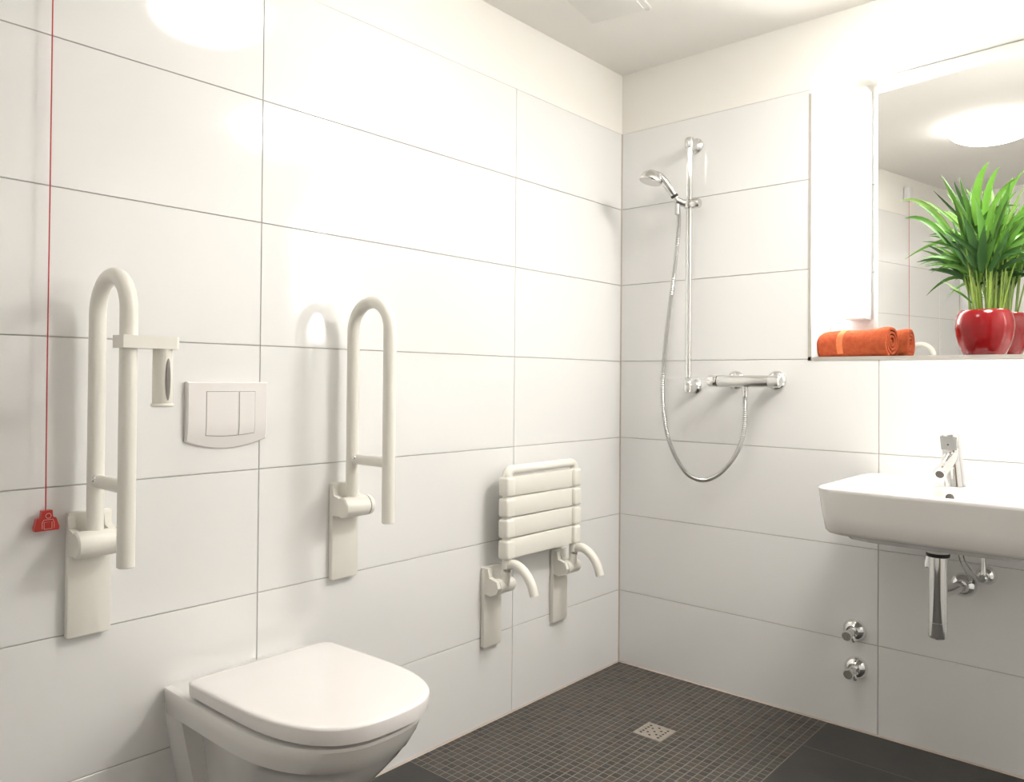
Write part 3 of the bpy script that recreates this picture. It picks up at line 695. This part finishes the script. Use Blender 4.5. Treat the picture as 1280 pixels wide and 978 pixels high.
# woven border stripe: thin sleeve on the outer layer
b = MB()
rings = []
for s in (0.30, 0.305, 0.34, 0.385, 0.39):
    pts, R = spiral(s)
    o = A0 + (A1 - A0) * s + Vector((0, 0, NZ0 + R * 0.93 + 0.0008))
    k = 1.022 if 0.301 < s < 0.389 else 1.0
    sel = pts[2:34]
    rings.append([o + sdv * (a * k) + Vector((0, 0, c * k if c > 0 else c)) for a, c in sel])
b.ring_faces(rings, closed=False, cap0=False, cap1=False); b.build('woven_border', M['towel_band'], t, smooth=60)

# ------------------------------------------------------------------ potted palm
PX, PY = 1.2285, 0.052
t = thing('potted_palm', 'bushy green parlour palm in a glossy dark red pot in the niche', 'plant', (PX, PY, NZ0))
z0 = NZ0 + 0.0008
prof = [(0.050, 0.0), (0.0545, 0.002), (0.060, 0.014), (0.068, 0.036), (0.0735, 0.060), (0.0765, 0.082), (0.0755, 0.102), (0.071, 0.120), (0.066, 0.130), (0.0635, 0.1325), (0.061, 0.131), (0.0625, 0.122), (0.064, 0.112)]
MB().lathe(prof, (PX, PY, z0), n=48, cap1=False).build('pot', M['pot'], t, smooth=60)
MB().lathe([(0.066, 0.108), (0.066, 0.117), (0.03, 0.120), (0.002, 0.121)], (PX, PY, z0), n=32).build('soil', M['soil'], t)
def mirror_y(x): return MYL + MDL * (x - MXL) - 0.010
def clampv(p):
    q = Vector(p)
    q.y = min(q.y, mirror_y(q.x))
    return q
def leaf(p0, p1, p2, wid, m, nseg=7):
    """blade along a quadratic curve p0-p1-p2, folded along the midrib"""
    b = MB(); L, C, R = [], [], []
    p0, p1, p2 = map(Vector, (p0, p1, p2))
    view = Vector((random.uniform(-0.4, 0.5), -1, random.uniform(-0.2, 0.5))).normalized()
    tw = random.uniform(-0.6, 0.6)
    for i in range(nseg + 1):
        u = i / nseg
        p = p0 * (1 - u) ** 2 + p1 * 2 * u * (1 - u) + p2 * u * u
        d = ((p1 - p0) * (1 - u) + (p2 - p1) * u)
        d = d.normalized() if d.length > 1e-6 else Vector((0, 0, 1))
        s = d.cross(view).normalized()
        nrm = s.cross(d).normalized()
        s = (Matrix.Rotation(tw * u, 3, d) @ s)
        hw = wid * 0.5 * (math.sin(PI * min(1, (u * 0.93 + 0.07)) ** 0.75)) ** 0.8 if u < 1 else 0.0004
        L.append(b.bm.verts.new(clampv(p - s * hw + nrm * hw * 0.35))); C.append(b.bm.verts.new(clampv(p))); R.append(b.bm.verts.new(clampv(p + s * hw + nrm * hw * 0.35)))
    for i in range(nseg):
        b.bm.faces.new((L[i], C[i], C[i + 1], L[i + 1])); b.bm.faces.new((C[i], R[i], R[i + 1], C[i + 1]))
    b.build('leaf', m, t, smooth=80)
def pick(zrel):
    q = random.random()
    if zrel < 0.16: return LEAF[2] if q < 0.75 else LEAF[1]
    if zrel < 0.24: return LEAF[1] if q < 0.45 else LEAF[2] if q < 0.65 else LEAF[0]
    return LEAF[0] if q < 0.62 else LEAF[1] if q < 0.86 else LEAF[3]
top = z0 + 0.118
# stems
tips = []
for i in range(44):
    a = 2 * PI * i / 44 * 7.3
    rr = 0.044 * math.sqrt(random.random())
    bx, by = PX + rr * math.cos(a), PY + rr * math.sin(a) * 0.9
    h = random.uniform(0.12, 0.27)
    ex, ey = bx + (bx - PX) * random.uniform(0.3, 1.3) + random.uniform(-0.012, 0.012), by + (by - PY) * random.uniform(0.2, 0.8) - random.uniform(0, 0.03)
    e = clampv((ex, ey, top + h)); mpt = clampv((bx * 0.6 + ex * 0.4, by * 0.6 + ey * 0.4, top + h * 0.5))
    MB().tube([(bx, by, top - 0.004), mpt, e], [0.0025, 0.0022, 0.0015], 6).build('stem', M['stem'], t)
    tips.append((Vector((bx, by, top)), mpt, e))
# random inner leaves
for k in range(132):
    s = tips[k % len(tips)]
    u = random.uniform(0.35, 1.0)
    p0 = s[1].lerp(s[2], u)
    side = (p0.x - PX) * 9 + random.gauss(0, 0.45)
    side = max(-1.25, min(1.25, side))
    ln = random.uniform(0.08, 0.175)
    el = 1.25 - abs(side) * 0.62 + random.uniform(-0.18, 0.22)
    dy = random.gauss(-0.10, 0.28)
    dv = Vector((math.sin(side) * 0.9, dy, max(0.12, math.sin(el)))).normalized()
    p1 = p0 + dv * ln * 0.55
    p2 = p0 + dv * ln + Vector((math.sin(side) * 0.035, -0.01, -0.075 * abs(side) * random.uniform(0.4, 1.4)))
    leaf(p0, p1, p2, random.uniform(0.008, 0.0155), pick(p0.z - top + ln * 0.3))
# the long outer leaves that make the outline (x, y, z of base, bend, tip; width; tone)
OUT = [
    ((1.150, 0.04, 1.555), (1.075, 0.02, 1.690), (1.008, 0.02, 1.672), 0.013, 3), ((1.165, 0.03, 1.510), (1.100, 0.01, 1.640), (1.052, 0.00, 1.655), 0.013, 1),
    ((1.160, 0.02, 1.490), (1.090, 0.00, 1.625), (1.025, 0.00, 1.612), 0.020, 1), ((1.180, 0.05, 1.500), (1.120, 0.03, 1.590), (1.062, 0.03, 1.612), 0.014, 0),
    ((1.180, 0.02, 1.420), (1.130, 0.00, 1.452), (1.092, 0.00, 1.446), 0.015, 2), ((1.185, 0.02, 1.440), (1.130, 0.0, 1.500), (1.088, 0.0, 1.522), 0.012, 2),
    ((1.190, 0.03, 1.450), (1.150, 0.01, 1.550), (1.105, 0.01, 1.570), 0.015, 2), ((1.200, 0.04, 1.56), (1.140, 0.02, 1.640), (1.100, 0.02, 1.690), 0.008, 2),
    ((1.210, 0.03, 1.53), (1.160, 0.02, 1.660), (1.120, 0.02, 1.735), 0.022, 0), ((1.215, 0.05, 1.55), (1.165, 0.04, 1.66), (1.150, 0.04, 1.715), 0.012, 2),
    ((1.220, 0.03, 1.54), (1.185, 0.02, 1.640), (1.170, 0.02, 1.720), 0.018, 1), ((1.215, 0.02, 1.57), (1.205, 0.00, 1.690), (1.248, 0.00, 1.748), 0.024, 0),
    ((1.230, 0.04, 1.58), (1.232, 0.03, 1.690), (1.268, 0.03, 1.735), 0.020, 0), ((1.235, 0.02, 1.52), (1.250, 0.00, 1.660), (1.320, 0.00, 1.690), 0.016, 0),
    ((1.240, 0.03, 1.50), (1.265, 0.02, 1.630), (1.330, 0.02, 1.715), 0.018, 0), ((1.250, 0.02, 1.50), (1.280, 0.01, 1.600), (1.300, 0.00, 1.680), 0.020, 1),
    ((1.250, 0.03, 1.48), (1.300, 0.02, 1.570), (1.370, 0.02, 1.640), 0.018, 0), ((1.255, 0.02, 1.46), (1.310, 0.00, 1.520), (1.350, 0.00, 1.590), 0.016, 1),
    ((1.260, 0.02, 1.45), (1.310, 0.00, 1.510), (1.385, 0.00, 1.530), 0.016, 1), ((1.265, 0.02, 1.43), (1.320, 0.00, 1.470), (1.375, 0.00, 1.455), 0.014, 2),
    ((1.235, 0.01, 1.47), (1.235, -0.01, 1.560), (1.215, -0.01, 1.650), 0.022, 1), ((1.225, 0.00, 1.45), (1.210, -0.02, 1.540), (1.185, -0.02, 1.600), 0.022, 2),
    ((1.240, 0.00, 1.44), (1.262, -0.03, 1.530), (1.285, -0.03, 1.590), 0.022, 1), ((1.230, 0.00, 1.43), (1.235, -0.03, 1.50), (1.242, -0.03, 1.560), 0.024, 2),
    ((1.215, 0.00, 1.44), (1.190, -0.02, 1.50), (1.150, -0.02, 1.560), 0.018, 2), ((1.250, 0.00, 1.43), (1.285, -0.02, 1.49), (1.300, -0.02, 1.545), 0.018, 2),
    ((1.200, 0.01, 1.345), (1.170, -0.01, 1.385), (1.130, -0.01, 1.410), 0.006, 3), ((1.205, 0.01, 1.340), (1.180, -0.01, 1.375), (1.150, -0.01, 1.385), 0.006, 1),
]
for p0, p1, p2, wd, k in OUT:
    leaf(p0, p1, p2, wd, LEAF[k], 9)
